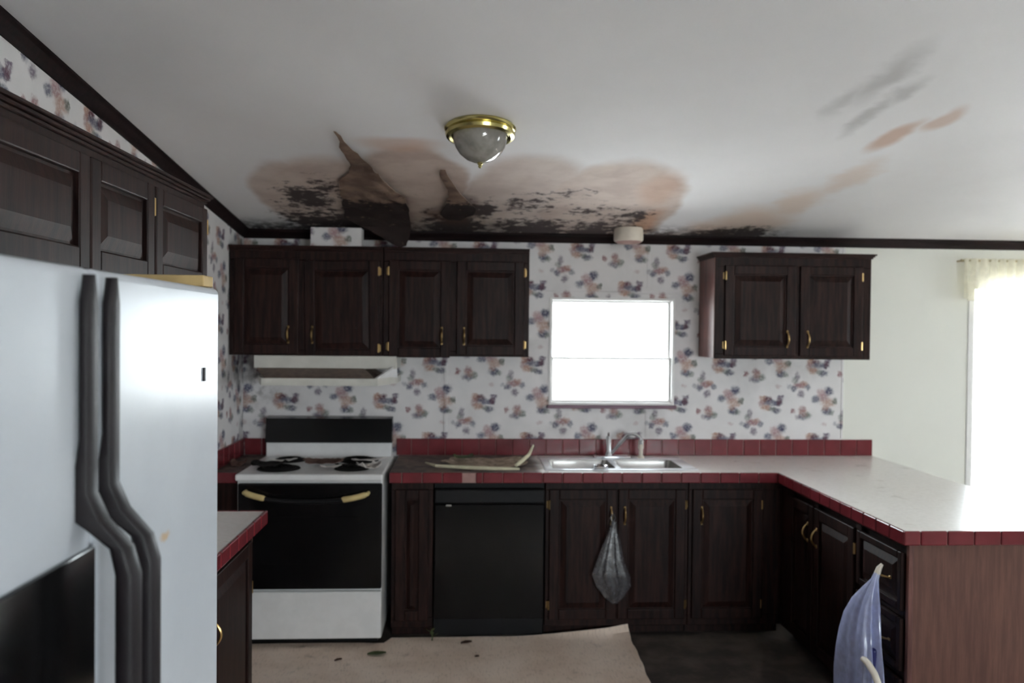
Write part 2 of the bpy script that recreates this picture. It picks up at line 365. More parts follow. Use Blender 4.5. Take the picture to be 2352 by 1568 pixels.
# ------------------------------------------------------------------ the setting
T = .12
struct('floor', B().box(L-T, 2.60, .6, D+T, -.1, 0), M_floor)
struct('floor', B().box(2.60, RX+T, REAR-T, D+T, -.1, 0), M_carpet)
struct('floor', B().box(L-T, 2.60, REAR-T, .6, -.1, 0), simple('unseen_dark_carpet', (120, 108, 98), .95, .1, var=.12, scale=40))  # unseen rear carpet, darkened to cut bounce onto the lower fronts
b = B(); zr = ceil_z(RIDGE); zq = ceil_z(REAR-T); zp = ceil_z(D+T)
b.prism([(L-T, D+T, zp), (L-T, RIDGE, zr), (L-T, REAR-T, zq), (L-T, REAR-T, zq+.1), (L-T, RIDGE, zr+.1), (L-T, D+T, zp+.1)], (0, 0, 0), (RX-L+2*T, 0, 0))
struct('ceiling', b, M_ceil)
def holed(b, u0, u1, z0, z1, holes, y0, y1, swap=False):            # wall slab made of boxes round rectangular openings
    us = sorted({u0, u1, *[h[0] for h in holes], *[h[1] for h in holes]})
    for a, c in zip(us, us[1:]):
        hs = sorted([h for h in holes if h[0] <= a+1e-6 and h[1] >= c-1e-6], key=lambda h: h[2]); z = z0
        for h in hs + [(0, 0, z1, z1)]:
            if h[2] > z:
                if swap: b.box(y0, y1, a, c, z, h[2])
                else: b.box(a, c, y0, y1, z, h[2])
            z = h[3]
    return b
wall_back = struct('wall_back', holed(B(), L-T, RX+T, 0, HC+.005, [KW, PD], D, D+T), M_paper_b)
wl = B().prism([(L, D, 0), (L, D, ceil_z(D)), (L, RIDGE, zr), (L, REAR, ceil_z(REAR)), (L, REAR, 0)], (0, 0, 0), (-T, 0, 0))
wall_left = struct('wall_left', wl, M_paper_l)
wr = holed(B(), REAR, D, 0, 2.2, [RW], RX, RX+T, True)
wr.prism([(RX, D, 2.2), (RX, D, ceil_z(D)+.01), (RX, RIDGE, zr+.01), (RX, REAR, ceil_z(REAR)+.01), (RX, REAR, 2.2)], (0, 0, 0), (T, 0, 0))
struct('wall_right', wr, M_plain)
struct('wall_rear', holed(B(), L-T, RX+T, 0, ceil_z(REAR)+.005, [BW], REAR-T, REAR), M_plain)
# crown mouldings (cove profile)
cv = lambda y, s: [(0, 0, -.052), (0, -.008, -.052), (0, -.016, -.036), (0, -.030, -.016), (0, -.040, -.008), (0, -.040, .012), (0, 0, .012)]
struct('trim_1', B().prism([(L, D+q[1], HC+q[2]) for q in cv(0, 0)], (0, 0, 0), (RX-L, 0, 0)), M_trim)
b = B()
for (ya, yb) in ((D-.03, RIDGE), (RIDGE, REAR)):
    b.prism([(L-q[1], ya, ceil_z(ya)+q[2]) for q in cv(0, 0)], (0, ya, ceil_z(ya)), (0, yb, ceil_z(yb)))
struct('trim_2', b, M_trim)
# thin batten strips over the wall panel seams
for i, (x, z0, z1) in enumerate([(-.135, 1.02, 1.50), (1.115, 1.95, 2.222), (1.115, 1.02, 1.205), (2.362, 1.02, 1.52), (2.362, 2.152, 2.222)]):
    struct('trim_%d' % (i+3), B().box(x-.010, x+.010, D-.004, D+.002, z0, z1, .002, 1), M_paper_b)
struct('ground', B().box(-30, 30, -30, 40, -.75, -.6), M_ground)

# kitchen window
x0, x1, z0, z1 = KW
w1 = bpy.data.objects.new('window_1', None); C.objects.link(w1); w1.location = ((x0+x1)/2, D, z0); w1['kind'] = 'structure'
def frame(b, x0, x1, z0, z1, y0, y1, t, bev=.003):
    b.box(x0, x0+t, y0, y1, z0, z1, bev); b.box(x1-t, x1, y0, y1, z0, z1, bev); b.box(x0+t, x1-t, y0, y1, z1-t, z1, bev); b.box(x0+t, x1-t, y0, y1, z0, z0+t, bev); return b
obj('window_frame', frame(B(), x0, x1, z0, z1, D-.006, D+.10, .016), M_whitep, w1)
zm = 1.507
for nm, za, zb, yy in (('lower_sash', z0+.016, zm+.012, D+.030), ('upper_sash', zm-.012, z1-.016, D+.062)):
    s = obj('sash', frame(B(), x0+.016, x1-.016, za, zb, yy, yy+.026, .014), M_whitep, w1)
    obj('pane', B().box(x0+.030, x1-.030, yy+.011, yy+.015, za+.014, zb-.014), M_glass, s)
obj('window_sill', B().box(x0-.012, x1+.012, D-.022, D+.02, z0-.020, z0+.001, .004), wood('mauve_sill', (98, 66, 82), (122, 90, 104), .4, 'x'), w1)
obj('head_trim', B().box(x0-.025, x1+.025, D-.010, D+.002, z1+.026, z1+.040, .003), M_paper_b, w1)

# sliding patio door
x0, x1, z0, z1 = PD
d1 = bpy.data.objects.new('door_1', None); C.objects.link(d1); d1.location = ((x0+x1)/2, D, z0); d1['kind'] = 'structure'
obj('door_frame', frame(B(), x0, x1, z0, z1, D-.008, D+.11, .03), M_whitep, d1)
xm = (x0+x1)/2
for xa, xb, yy in ((x0+.03, xm+.03, D+.06), (xm-.03, x1-.03, D+.02)):
    s = obj('door_sash', frame(B(), xa, xb, z0+.03, z1-.03, yy, yy+.032, .055), M_whitep, d1)
    obj('pane', B().box(xa+.055, xb-.055, yy+.013, yy+.018, z0+.085, z1-.085), M_glass, s)
# other windows, out of view
def side_window(name, loc, bf, panes):
    r = bpy.data.objects.new(name, None); C.objects.link(r); r.location = loc; r['kind'] = 'structure'
    obj('window_frame', bf, M_whitep, r); obj('pane', panes, M_glass, r)
y0, y1, z0, z1 = RW; b = B()
for a in ((y0, y0+.04, z0, z1), (y1-.04, y1, z0, z1), (y0+.04, y1-.04, z1-.04, z1), (y0+.04, y1-.04, z0, z0+.04), ((y0+y1)/2-.02, (y0+y1)/2+.02, z0+.04, z1-.04)): b.box(RX-.01, RX+.09, a[0], a[1], a[2], a[3], .003)
side_window('window_2', (RX, (y0+y1)/2, z0), b, B().box(RX+.04, RX+.045, y0+.04, y1-.04, z0+.04, z1-.04))
x0, x1, z0, z1 = BW
side_window('window_3', ((x0+x1)/2, REAR, z0), frame(B(), x0, x1, z0, z1, REAR-.09, REAR+.01, .04), B().box(x0+.04, x1-.04, REAR-.045, REAR-.04, z0+.04, z1-.04))

# backsplash tiles: each its own piece of the wall
tile_me = None
def tile(parent, loc, rotz=0.0, w=.1005, h=.1005, name='tile'):
    global tile_me
    if tile_me is None:
        q = B().box(-w/2, w/2, -.009, 0, -h/2, h/2, .003, 2); tile_me = bpy.data.meshes.new('tile'); q.bm.to_mesh(tile_me); q.bm.free(); tile_me.materials.append(M_tile)
    o = bpy.data.objects.new(name, tile_me); C.objects.link(o); o.parent = parent
    pl = Vector(); p = parent
    while p is not None: pl += p.location; p = p.parent
    o.location = Vector(loc) - pl; o.rotation_euler = (random.uniform(-.006, .006), random.uniform(-.004, .004), rotz); return o
PITCH = .1035
for i in range(29):
    x = 2.556 - PITCH*(i+.5)
    if x - PITCH/2 > -.43: tile(wall_back, (x, D-.0035, .9622))
    elif x > -.41: tile(wall_back, (x+.006, D-.0035, .9622)).scale.x = .88
for i in range(2): tile(wall_back, (L+.012+PITCH*(i+.5), D-.0035, .9622))
obj('grout', B().box(-.425, 2.556, D-.006, D-.0005, .908, 1.012), M_grout, wall_back)
for i in range(6): tile(wall_left, (L+.0035, D-.012-PITCH*(i+.5), .9622), PI/2)
obj('grout', B().box(L+.0005, L+.006, 4.35, D-.001, .908, 1.012), M_grout, wall_left)

# ------------------------------------------------------------------ cabinets
class UVW:                                # local frame of a front: u along the width, v up, w outward
    def __init__(s, O, U, W): s.O, s.U, s.W = Vector(O), Vector(U), Vector(W)
    def p(s, u, v, w): return s.O + s.U*u + Vector((0, 0, v)) + s.W*w
    def box(s, b, u0, u1, v0, v1, w0, w1, bev=.002, seg=1):
        a, c = s.p(u0, v0, w0), s.p(u1, v1, w1); b.box(a.x, c.x, a.y, c.y, a.z, c.z, bev, seg)
def panel_door(fr, u0, u1, v0, v1, st=.055, th=.019, mat=None, parent=None, name='door', sag=0.0):
    b = B()
    fr.box(b, u0, u0+st, v0, v1, .001, th, .004, 2); fr.box(b, u1-st, u1, v0, v1, .001, th, .004, 2)
    fr.box(b, u0+st, u1-st, v1-st, v1, .001, th, .004, 2); fr.box(b, u0+st, u1-st, v0, v0+st, .001, th, .004, 2)
    fr.box(b, u0+st-.002, u1-st+.002, v0+st-.002, v1-st+.002, .001, .006, 0)
    e = .007; g = min(.032, (u1-u0-2*st)*.3, (v1-v0-2*st)*.3); a0, a1, c0, c1 = u0+st+e, u1-st-e, v0+st+e, v1-st-e       # raised field
    vs = [fr.p(a0, c0, .006), fr.p(a1, c0, .006), fr.p(a1, c1, .006), fr.p(a0, c1, .006), fr.p(a0+g, c0+g, .017), fr.p(a1-g, c0+g, .017), fr.p(a1-g, c1-g, .017), fr.p(a0+g, c1-g, .017)]
    b.faces(vs, [(4, 5, 6, 7), (0, 1, 5, 4), (1, 2, 6, 5), (2, 3, 7, 6), (3, 0, 4, 7)])
    if sag: b.rot(Matrix.Rotation(sag, 3, fr.W), fr.p(u1, v1, 0))
    return obj(name, b, mat or M_wood, parent)
def pull(fr, parent, u, v, ln=.085, th=.019, horiz=False):
    b = B(); pts = []; rs = []
    for i in range(9):
        s = i/8; a = (s-.5)*ln; o = th + .004 + .024*math.sin(PI*s)**.8
        pts.append(fr.p(u+a, v, o) if horiz else fr.p(u, v+a, o)); rs.append(.0038 + .0022*math.sin(PI*s))
    b.tube(pts, rs, 8)
    for a in (-ln/2, ln/2):
        if horiz: fr.box(b, u+a-.009, u+a+.009, v-.006, v+.006, th, th+.005, .002)
        else: fr.box(b, u-.006, u+.006, v+a-.009, v+a+.009, th, th+.005, .002)
    return obj('handle', b, M_brass, parent, True)
def hinge(fr, parent, u, v, th=.019):
    b = B(); b.tube([fr.p(u, v-.026, th*.75), fr.p(u, v-.024, th*.75), fr.p(u, v+.024, th*.75), fr.p(u, v+.026, th*.75)], [.003, .0065, .0065, .003], 8)
    fr.box(b, u-.012, u+.012, v-.020, v+.020, .0, .003, .001)
    return obj('hinge', b, M_brass, parent, True)
def crown(fr, u0, u1, v, dep, left=True, right=True, h=.026, out=.024):       # small cornice on three sides
    b = B(); z = v
    for k, (hh, oo) in enumerate(((.010, .008), (.009, .016), (.009, out))):
        fr.box(b, u0-(oo if left else 0), u1+(oo if right else 0), z, z+hh, -dep, oo, .002); z += hh
    return b

F0 = 4.67                                # front plane of the wall cabinets
fb = UVW((0, F0, 0), (1, 0, 0), (0, -1, 0))
def wall_cab(label, u0, u1, doors, side=None, group='wall cabinets', lc=False, rc=False):
    r = thing('wall_cabinet', label, 'cabinet', ((u0+u1)/2, F0+.15, 1.527), group)
    b = B(); b.box(u0+.0, u1, F0+.018, D-.002, 1.530, 2.122)
    obj('body', b, M_wood, r)
    b = B(); fb.box(b, u0, u1, 2.068, 2.124, -.019, 0, .002); fb.box(b, u0, u1, 1.527, 1.556, -.019, 0, .002)
    us = [u0] + [x for d in doors for x in (d['u0']+.012, d['u1']-.012)] + [u1]
    for a, c in zip(us[::2], us[1::2]):
        if c > a: fb.box(b, a, c, 1.556, 2.068, -.019, 0, .002)
    obj('face_frame', b, M_wood, r)
    obj('cornice', crown(fb, u0, u1, 2.122, D-.002-F0, lc, rc), M_woodx, r)
    if side: obj('side_panel', B().box(u0-.004, u0+.001, F0+.002, D-.003, 1.530, 2.12), M_wood_side, r, label='side panel with the window light coloured in as a reddish tone')
    for d in doors:
        o = panel_door(fb, d['u0'], d['u1'], d['v0'], d['v1'], parent=r, sag=d.get('sag', 0))
        if 'h' in d: pull(fb, o, d['h'], d.get('hv', 1.645))
        for hv in (d['v1']-.062, d['v0']+.062) if d['g'] else (): hinge(fb, o, d['g'], hv)
    return r
wall_cab('dark walnut two-door wall cabinet in the corner above the white hood', -1.355, -.490,
         [dict(u0=-1.325, u1=-.965, v0=1.535, v1=2.075, h=-1.020, g=None), dict(u0=-.935, u1=-.515, v0=1.510, v1=2.072, h=-.885, g=-.512, sag=.018)])
wall_cab('dark walnut two-door wall cabinet directly left of the kitchen window', -.486, .350,
         [dict(u0=-.455, u1=-.105, v0=1.520, v1=2.075, h=-.152, g=-.458), dict(u0=-.068, u1=.320, v0=1.535, v1=2.075, h=-.024, g=.322)])
wall_cab('brown two-door wall cabinet hanging to the right of the kitchen window', 1.440, 2.378,
         [dict(u0=1.495, u1=1.918, v0=1.545, v1=2.075, h=1.868, g=1.500), dict(u0=1.945, u1=2.322, v0=1.545, v1=2.075, h=1.990, g=2.318)], side=True, lc=True, rc=True)

# cabinet high on the left wall, over the fridge (front faces +x)
OX = -.900
fl = UVW((OX, 0, 0), (0, 1, 0), (1, 0, 0))
r = thing('wall_cabinet', 'long three-door brown cabinet high on the left wall over the fridge', 'cabinet', (-1.13, 2.0, 1.80), 'wall cabinets')
obj('body', B().box(L+.002, OX-.019, 1.10, 2.805, 1.80, 2.100), M_wood, r)
b = B(); fl.box(b, 1.10, 2.81, 2.068, 2.104, -.019, 0); fl.box(b, 1.10, 2.81, 1.80, 1.83, -.019, 0)
for a, c in ((1.10, 1.50), (1.925, 1.958), (2.315, 2.352), (2.772, 2.81)): fl.box(b, a, c, 1.83, 2.068, -.019, 0)
obj('face_frame', b, M_wood, r)
obj('cornice', crown(fl, 1.10, 2.81, 2.102, OX-L-.004, False, True), M_woodx, r)
obj('end_panel', B().box(L+.002, OX-.002, 2.806, 2.812, 1.80, 2.100), M_wood, r)
for u0, u1, g in ((1.485, 1.938, 1.484), (1.945, 2.328, 2.330), (2.340, 2.785, 2.787)):
    o = panel_door(fl, u0, u1, 1.815, 2.080, st=.05, parent=r)
    hinge(fl, o, g, 2.02)

# base cabinets along the back wall
FB = 4.40
fbb = UVW((0, FB, 0), (1, 0, 0), (0, -1, 0))
def base_cab(label, u0, u1, doors, x_end=None):
    r = thing('base_cabinet', label, 'cabinet', ((u0+u1)/2, FB+.28, 0), 'base cabinets')
    b = B().box(u0, u0+.015, FB+.019, D-.02, .09, .862).box(u1-.015, u1, FB+.019, D-.02, .09, .862).box(u0+.015, u1-.015, FB+.019, D-.02, .09, .105).box(u0+.015, u1-.015, D-.035, D-.02, .105, .862)
    obj('body', b, M_wood, r)
    obj('toe_kick', B().box(u0, u1, FB+.06, FB+.075, .001, .09), M_wood, r)
    b = B(); fbb.box(b, u0, u1, .81, .862, -.019, 0); fbb.box(b, u0, u1, .06, .115, -.019, 0)
    us = [u0] + [x for d in doors for x in (d['u0']+.012, d['u1']-.012)] + [u1]
    for a, c in zip(us[::2], us[1::2]):
        if c > a+.002: fbb.box(b, a, c, .115, .81, -.019, 0)
    obj('face_frame', b, M_wood, r)
    for d in doors:
        o = panel_door(fbb, d['u0'], d['u1'], .10, .815, parent=r)
        if 'h' in d: pull(fbb, o, d['h'], d.get('hv', .672))
        if 'g' in d:
            for hv in (.73, .18): hinge(fbb, o, d['g'], hv)
    return r
base_cab('narrow dark base cabinet between the stove and the black dishwasher', -.405, -.182, [dict(u0=-.385, u1=-.205)])
base_cab('dark two-door base cabinet under the kitchen sink', .432, 1.222, [dict(u0=.452, u1=.822, h=.790, g=.450), dict(u0=.832, u1=1.205, h=.866, g=1.207)])
base_cab('dark single-door base cabinet in the corner right of the sink cabinet', 1.226, 1.7515, [dict(u0=1.245, u1=1.640, h=1.294, g=1.634)])

# dishwasher
r = thing('dishwasher', 'black built-in dishwasher left of the sink cabinet', 'dishwasher', (.125, FB+.28, 0))
obj('tub', B().box(-.176, .426, FB+.03, D-.03, .06, .855), M_blackm, r)
obj('door', B().box(-.174, .424, FB-.022, FB+.029, .11, .735, .006), M_black, r)
obj('control_panel', B().box(-.174, .424, FB-.034, FB+.029, .742, .818, .008), M_blackm, r)
obj('badge', B().box(-.112, -.082, FB-.0365, FB-.033, .728, .738, .001), M_steel, r)
obj('kick_plate', B().box(-.174, .424, FB+.035, FB+.05, .002, .105), M_blackm, r)

# peninsula base
PX, PY0 = 1.752, 3.105
fp = UVW((PX, 0, 0), (0, 1, 0), (-1, 0, 0))
r = thing('base_cabinet', 'dark peninsula cabinet with two doors, drawers and a brown end panel', 'cabinet', (2.12, 3.75, 0), 'base cabinets')
obj('body', B().box(PX+.019, 2.47, PY0+.012, 4.36, .09, .862), M_wood, r)
obj('toe_kick', B().box(PX+.06, PX+.075, PY0+.012, 4.36, .001, .09), M_wood, r)
obj('end_panel', B().box(PX+.016, 2.50, PY0-.006, PY0+.011, .002, .862, .002), M_wood_end, r, label='brown woodgrain end panel')
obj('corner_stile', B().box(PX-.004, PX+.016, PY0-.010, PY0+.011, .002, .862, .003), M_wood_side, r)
b = B(); fp.box(b, PY0+.012, 4.415, .83, .862, -.019, 0); fp.box(b, PY0+.012, 4.415, .06, .10, -.019, 0)
for a, c in ((PY0+.012, PY0+.03), (3.49, 3.54), (3.93, 3.97), (4.25, 4.415)): fp.box(b, a, c, .10, .83, -.019, 0)
for vv in (.558, .315): fp.box(b, PY0+.03, 3.49, vv-.014, vv+.014, -.019, 0)
obj('face_frame', b, M_wood, r)
o = panel_door(fp, 3.958, 4.262, .085, .812, parent=r); pull(fp, o, 4.010, .672)
o = panel_door(fp, 3.528, 3.944, .085, .812, parent=r); pull(fp, o, 3.905, .668); hinge(fp, o, 3.525, .72); hinge(fp, o, 3.525, .18)
for v0, v1 in ((.575, .812), (.332, .545), (.085, .302)):
    o = panel_door(fp, PY0+.022, 3.500, v0, v1, st=.030, parent=r, name='drawer')
    pull(fp, o, 3.25, v0+(v1-v0)*.48, .09, horiz=True)

# left run: small counter base standing next to the fridge, and the narrow filler beside the stove
LB = -.892
fle = UVW((LB, 0, 0), (0, 1, 0), (1, 0, 0))
r = thing('base_cabinet', 'brown base cabinet with panelled door between the fridge and the stove', 'cabinet', (-1.12, 2.6, 0), 'base cabinets')
obj('body', B().box(L+.002, LB-.019, 1.66, 3.415, .09, .862), M_wood, r)
obj('toe_kick', B().box(LB-.075, LB-.06, 1.66, 3.41, .001, .09), M_wood, r)
obj('end_panel', B().box(L+.002, LB-.001, 3.412, 3.424, .002, .862, .002), M_wood_end, r)
b = B(); fle.box(b, 1.66, 3.41, .83, .862, -.019, 0); fle.box(b, 1.66, 3.41, .06, .10, -.019, 0)
for a, c in ((1.66, 1.70), (2.22, 2.26), (2.78, 2.82), (3.34, 3.41)): fle.box(b, a, c, .10, .83, -.019, 0)
obj('face_frame', b, M_wood, r)
for u0, u1 in ((1.69, 2.23), (2.25, 2.79), (2.81, 3.35)):
    o = panel_door(fle, u0, u1, .085, .812, parent=r); pull(fle, o, u0+.025, .62); hinge(fle, o, u1+.003, .62)
r = thing('base_cabinet', 'very narrow dark filler cabinet squeezed between the left wall and the stove', 'cabinet', (-1.285, 4.68, 0), 'base cabinets')
obj('body', B().box(L+.002, -1.218, FB+.019, D-.02, .002, .862), M_wood, r)
obj('front_panel', B().box(L+.002, -1.218, FB, FB+.019, .06, .862, .003), M_wood, r)

# countertops
CT0, CT1 = .864, .910
SK = (.455, 1.265, 4.455, 4.850)         # sink cut-out
edge_me = {}
def edge_tile(parent, loc, rotz, ln=.1055):
    k = round(ln, 4)
    if k not in edge_me:
        q = B().box(-ln/2, ln/2, -.012, 0, -.0285, .0285, .005, 2); me = bpy.data.meshes.new('edge_tile'); q.bm.to_mesh(me); q.bm.free(); me.materials.append(M_tile); edge_me[k] = me
    o = bpy.data.objects.new('edge_tile', edge_me[k]); C.objects.link(o); o.parent = parent
    o.location = Vector(loc) - parent.location; o.rotation_euler = (random.uniform(-.01, .01), 0, rotz); return o
EZ, EP = .8835, .1085
r = thing('countertop', 'cream laminate L-shaped countertop with burgundy tiled edge, running along the peninsula', 'countertop', (1.1, 4.5, CT0), 'tile-edged countertops')
b = B(); yb = D-.003
b.box(-.415, SK[0], FB-.032, yb, CT0, CT1); b.box(SK[0], SK[1], FB-.032, SK[2], CT0, CT1); b.box(SK[0], SK[1], SK[3], yb, CT0, CT1)
b.box(SK[1], 2.56, FB-.032, yb, CT0, CT1); b.box(1.722, 2.56, 3.076, FB-.032, CT0, CT1)
obj('worktop', b, M_counter, r)
obj('grout', B().box(-.415, 1.722, FB-.037, FB-.031, .856, .9085), M_grout, r)
obj('grout', B().box(1.717, 1.723, 3.076, FB-.037, .856, .9085), M_grout, r)
obj('grout', B().box(1.722, 2.56, 3.071, 3.077, .856, .9085), M_grout, r)
for i in range(20):
    x = 1.712 - EP*(i+.5)
    if i == 15: continue                  # one tile has broken off
    if x - EP/2 > -.43: edge_tile(r, (x, FB-.034, EZ), 0)
edge_tile(r, (-.384, FB-.034, EZ), 0, .064); edge_tile(r, (.066, FB-.034, EZ), 0, .034)
obj('bare_patch', B().box(-.024, .047, FB-.040, FB-.036, .858, .908), M_grout, r, label='bare pale patch where an edge tile is missing')
for i in range(12): edge_tile(r, (1.720, 3.070+EP*(i+.5)-.004, EZ), -PI/2)
edge_tile(r, (1.708+.035, 3.074, EZ), 0, .066)
for i in range(7): edge_tile(r, (1.777+EP*(i+.5), 3.074, EZ), 0)
r = thing('countertop', 'short cream countertop with red tiled edge beside the fridge', 'countertop', (-1.1, 2.55, CT0), 'tile-edged countertops')
obj('worktop', B().box(L+.002, -.853, 1.66, 3.448, CT0, CT1), M_counter, r)
obj('grout', B().box(-.854, -.848, 1.66, 3.448, .856, .9085), M_grout, r)
for i in range(9): edge_tile(r, (-.851, 3.462-EP*(i+.5), EZ), PI/2)
for i in range(5): edge_tile(r, (-.853-EP*(i+.5)+.004, 3.449, EZ), PI)
r = thing('countertop', 'dark dirty sliver of countertop in the corner left of the stove', 'countertop', (-1.285, 4.68, CT0), 'tile-edged countertops')
obj('worktop', B().box(L+.002, -1.216, FB-.032, yb, CT0, CT1), M_counter, r)
edge_tile(r, (L+.075, FB-.033, EZ), 0, .132)

# ------------------------------------------------------------------ sink and tap
r = thing('sink', 'double-bowl steel sink set in the counter below the window', 'sink', (.86, 4.65, .74))
b = B(); zt = .9165
X0, X1, Y0, Y1 = .432, 1.288, 4.432, 4.885
bowls = [(.476, .832, 4.482, 4.785), (.864, 1.214, 4.482, 4.785)]
xs = [X0, bowls[0][0], bowls[0][1], bowls[1][0], bowls[1][1], X1]
b.box(X0, X1, Y0, 4.482, CT1+.001, zt, .003); b.box(X0, X1, 4.785, Y1, CT1+.001, zt, .003)
for a, c in ((xs[0], xs[1]), (xs[2], xs[3]), (xs[4], xs[5])): b.box(a, c, 4.480, 4.787, CT1+.001, zt, .002)
obj('rim', b, simple('glare_white_sink_rim', (236, 238, 242), .16, .6, .15, var=.02), r, True)  # steel rim coloured near white to stand for the window glare
for (a, c, d, e) in bowls:
    P = []
    for t_, z in ((0, zt-.002), (.004, .90), (.012, .78), (.035, .752), (.10, .748)):
        x0_, x1_, y0_, y1_ = a+t_, c-t_, d+t_, e-t_; rr = .035; ring = []
        for cx, cy, a0 in ((x1_-rr, y1_-rr, 0), (x0_+rr, y1_-rr, PI/2), (x0_+rr, y0_+rr, PI), (x1_-rr, y0_+rr, 1.5*PI)):
            for k in range(5): an = a0 + k*PI/8; ring.append(Vector((cx+rr*math.cos(an), cy+rr*math.sin(an), z)))
        P.append(ring)
    q = B().grid(P, closed=True); q.bm.faces.new([q.bm.verts[:][i] for i in range(len(q.bm.verts)-20, len(q.bm.verts))] if q.bm.verts.ensure_lookup_table() is None else [])
    o = obj('bowl', q, M_steel, r, True)
    obj('drain', B().lathe([(.0, .001), (.030, .001), (.036, .004), (.042, .001)], ((a+c)/2, (d+e)/2, .748), 20), M_chrome, o, True)
r = thing('faucet', 'chrome kitchen faucet with an arched spout at the back of the sink', 'faucet', (.872, 4.838, zt))
b = B().box(.762, .985, 4.812, 4.864, zt+.0005, zt+.014, .006, 3); obj('deck_plate', b, M_chrome, r, True)
b = B().lathe([(.0, .12), (.012, .12), (.016, .110), (.0165, .03), (.022, .012), (.026, .0)], (.853, 4.838, zt+.013), 20); obj('post', b, M_chrome, r, True)
pts = []
for i in range(15):
    s_ = i/14
    if s_ < .55: k = s_/.55; pts.append((.868+.085*k, 4.832-.030*k, zt+.030+.105*k))
    else:
        an = PI*(s_-.55)/.45; pts.append((.953+.042*(1-math.cos(an)), 4.802-.030*(s_-.55)/.45, zt+.135+.026*math.sin(an)-.02*(s_-.55)/.45))
b = B().tube(pts, .0105, 12); b.tube([pts[-1], (pts[-1][0]+.002, pts[-1][1], pts[-1][2]-.022)], .012, 12); obj('spout', b, M_chrome, r, True)
b = B().tube([(.853, 4.838, zt+.130), (.850, 4.826, zt+.150), (.846, 4.80, zt+.158)], [.007, .006, .004], 8); obj('lever', b, M_chrome, r, True)
b = B().lathe([(.0, .112), (.012, .112), (.016, .104), (.016, .060), (.012, .05), (.012, .018), (.020, .008), (.022, 0)], (1.050, 4.838, zt+.0006), 18)
sobj('side_sprayer', b, M_cream, 'cream side sprayer standing right of the chrome faucet', 'sprayer', smooth=True)
b = B().lathe([(.0, .006), (.024, .006), (.030, .012), (.040, .018), (.043, .014), (.040, .004), (.034, .0), (.0, .0)], (.742, 4.458, zt+.0006), 24)
sobj('sink_strainer', b, M_chrome, 'small round metal strainer lying on the front rim of the sink', 'strainer', smooth=True)

# ------------------------------------------------------------------ stove
SX0, SX1, SF = -1.200, -.440, 4.250
r = thing('stove', 'white kitchen stove with black oven door, left of the dishwasher', 'stove', (-.82, 4.56, 0))
obj('body', B().box(SX0+.004, SX1-.004, SF+.032, 4.93, .055, .892, .004), M_white, r)
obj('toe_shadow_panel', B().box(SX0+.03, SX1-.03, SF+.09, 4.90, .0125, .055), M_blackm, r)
ck = obj('cooktop', B().box(SX0, SX1, SF-.004, 4.90, .886, .922, .010, 3), M_white, r)
b = B().box(SX0+.012, SX1-.004, SF+.006, SF+.032, .318, .872, .008, 3); od = obj('oven_door', b, M_black, r)
b = B(); frx = UVW((0, SF+.006, 0), (1, 0, 0), (0, -1, 0))
obj('oven_window', B().box(SX0+.13, SX1-.13, SF+.003, SF+.007, .45, .70, .002), M_black, od)
hp = lambda x: (x, SF-.034, .786 + .048*min(1, abs((x+.82)/.33))**3)
b = B(); b.tube([hp(-1.04+.44*i/12) for i in range(13)], .013, 10)
obj('handle', b, M_blackm, od, True)
for sgn in (-1, 1):
    q = B(); xa, xb = (-.655, -.515) if sgn > 0 else (-1.145, -1.035)
    n_ = 8; q.tube([(xa+(xb-xa)*i/n_, hp(xa+(xb-xa)*i/n_)[1]+.001, hp(xa+(xb-xa)*i/n_)[2]+.002) for i in range(n_+1)], [.008]+[.0155]*(n_-1)+[.010], 10)
    xe = xb if sgn > 0 else xa; q.tube([(xe, SF-.034, hp(xe)[2]), (xe, SF+.008, hp(xe)[2])], .010, 8)
    obj('handle_end', q, M_tan, od, True, label='tan end piece of the oven handle')
obj('storage_drawer', B().box(SX0+.012, SX1-.004, SF+.004, SF+.032, .058, .306, .006), M_white, r)
b = B().box(SX0+.012, SX1-.012, 4.845, 4.925, .918, 1.005, .006); obj('back_riser', b, M_white, r)
b = B().prism([(SX0+.008, 4.925, 1.004), (SX0+.008, 4.838, 1.004), (SX0+.008, 4.862, 1.146), (SX0+.008, 4.925, 1.152)], (0, 0, 0), (SX1-SX0-.016, 0, 0)); obj('control_panel', b, M_black, r, label='black control panel')
for px, py, rr in ((-1.015, 4.42, .092), (-.625, 4.42, .075), (-1.015, 4.70, .075), (-.625, 4.70, .092)):
    o = obj('drip_pan', B().lathe([(.0, .0005), (rr*.6, .0008), (rr*1.05, .004), (rr*1.2, .006), (rr*1.25, .0005)], (px, py, .9222), 28), M_soil, ck, True)
    pts = [(px+(.015+(rr-.015)*i/70)*math.cos(i*.36), py+(.015+(rr-.015)*i/70)*math.sin(i*.36), .9325) for i in range(71)]
    obj('coil', B().tube(pts, .0042, 6), M_soil, o, True)
# range hood
r = thing('range_hood', 'white range hood with a brown slot, under the corner wall cabinet', 'range hood', (-.82, 4.75, 1.36))
hx0, hx1, lx0, lx1, hf, lf = -1.205, -.408, -1.125, -.496, 4.625, 4.47
obj('top_box', B().box(hx0, hx1, hf, D-.003, 1.455, 1.5265, .003), M_offwhite, r)
b = B().prism([(lx0, lf, 1.368), (lx1, lf, 1.368), (hx1, hf+.10, 1.368), (hx1, D-.004, 1.368), (hx0, D-.004, 1.368), (hx0, hf+.10, 1.368)], (0, 0, 0), (0, 0, .040)); obj('lip', b, M_offwhite, r)
b = B().prism([(hx0+.015, hf-.002, 1.457), (lx0+.012, lf+.012, 1.407), (lx0+.012, D-.01, 1.407), (hx0+.015, D-.01, 1.457)], (0, 0, 0), (lx1-lx0-.03, 0, 0)); obj('vent_slope', b, M_hoodvent, r, label='brown sloping vent')
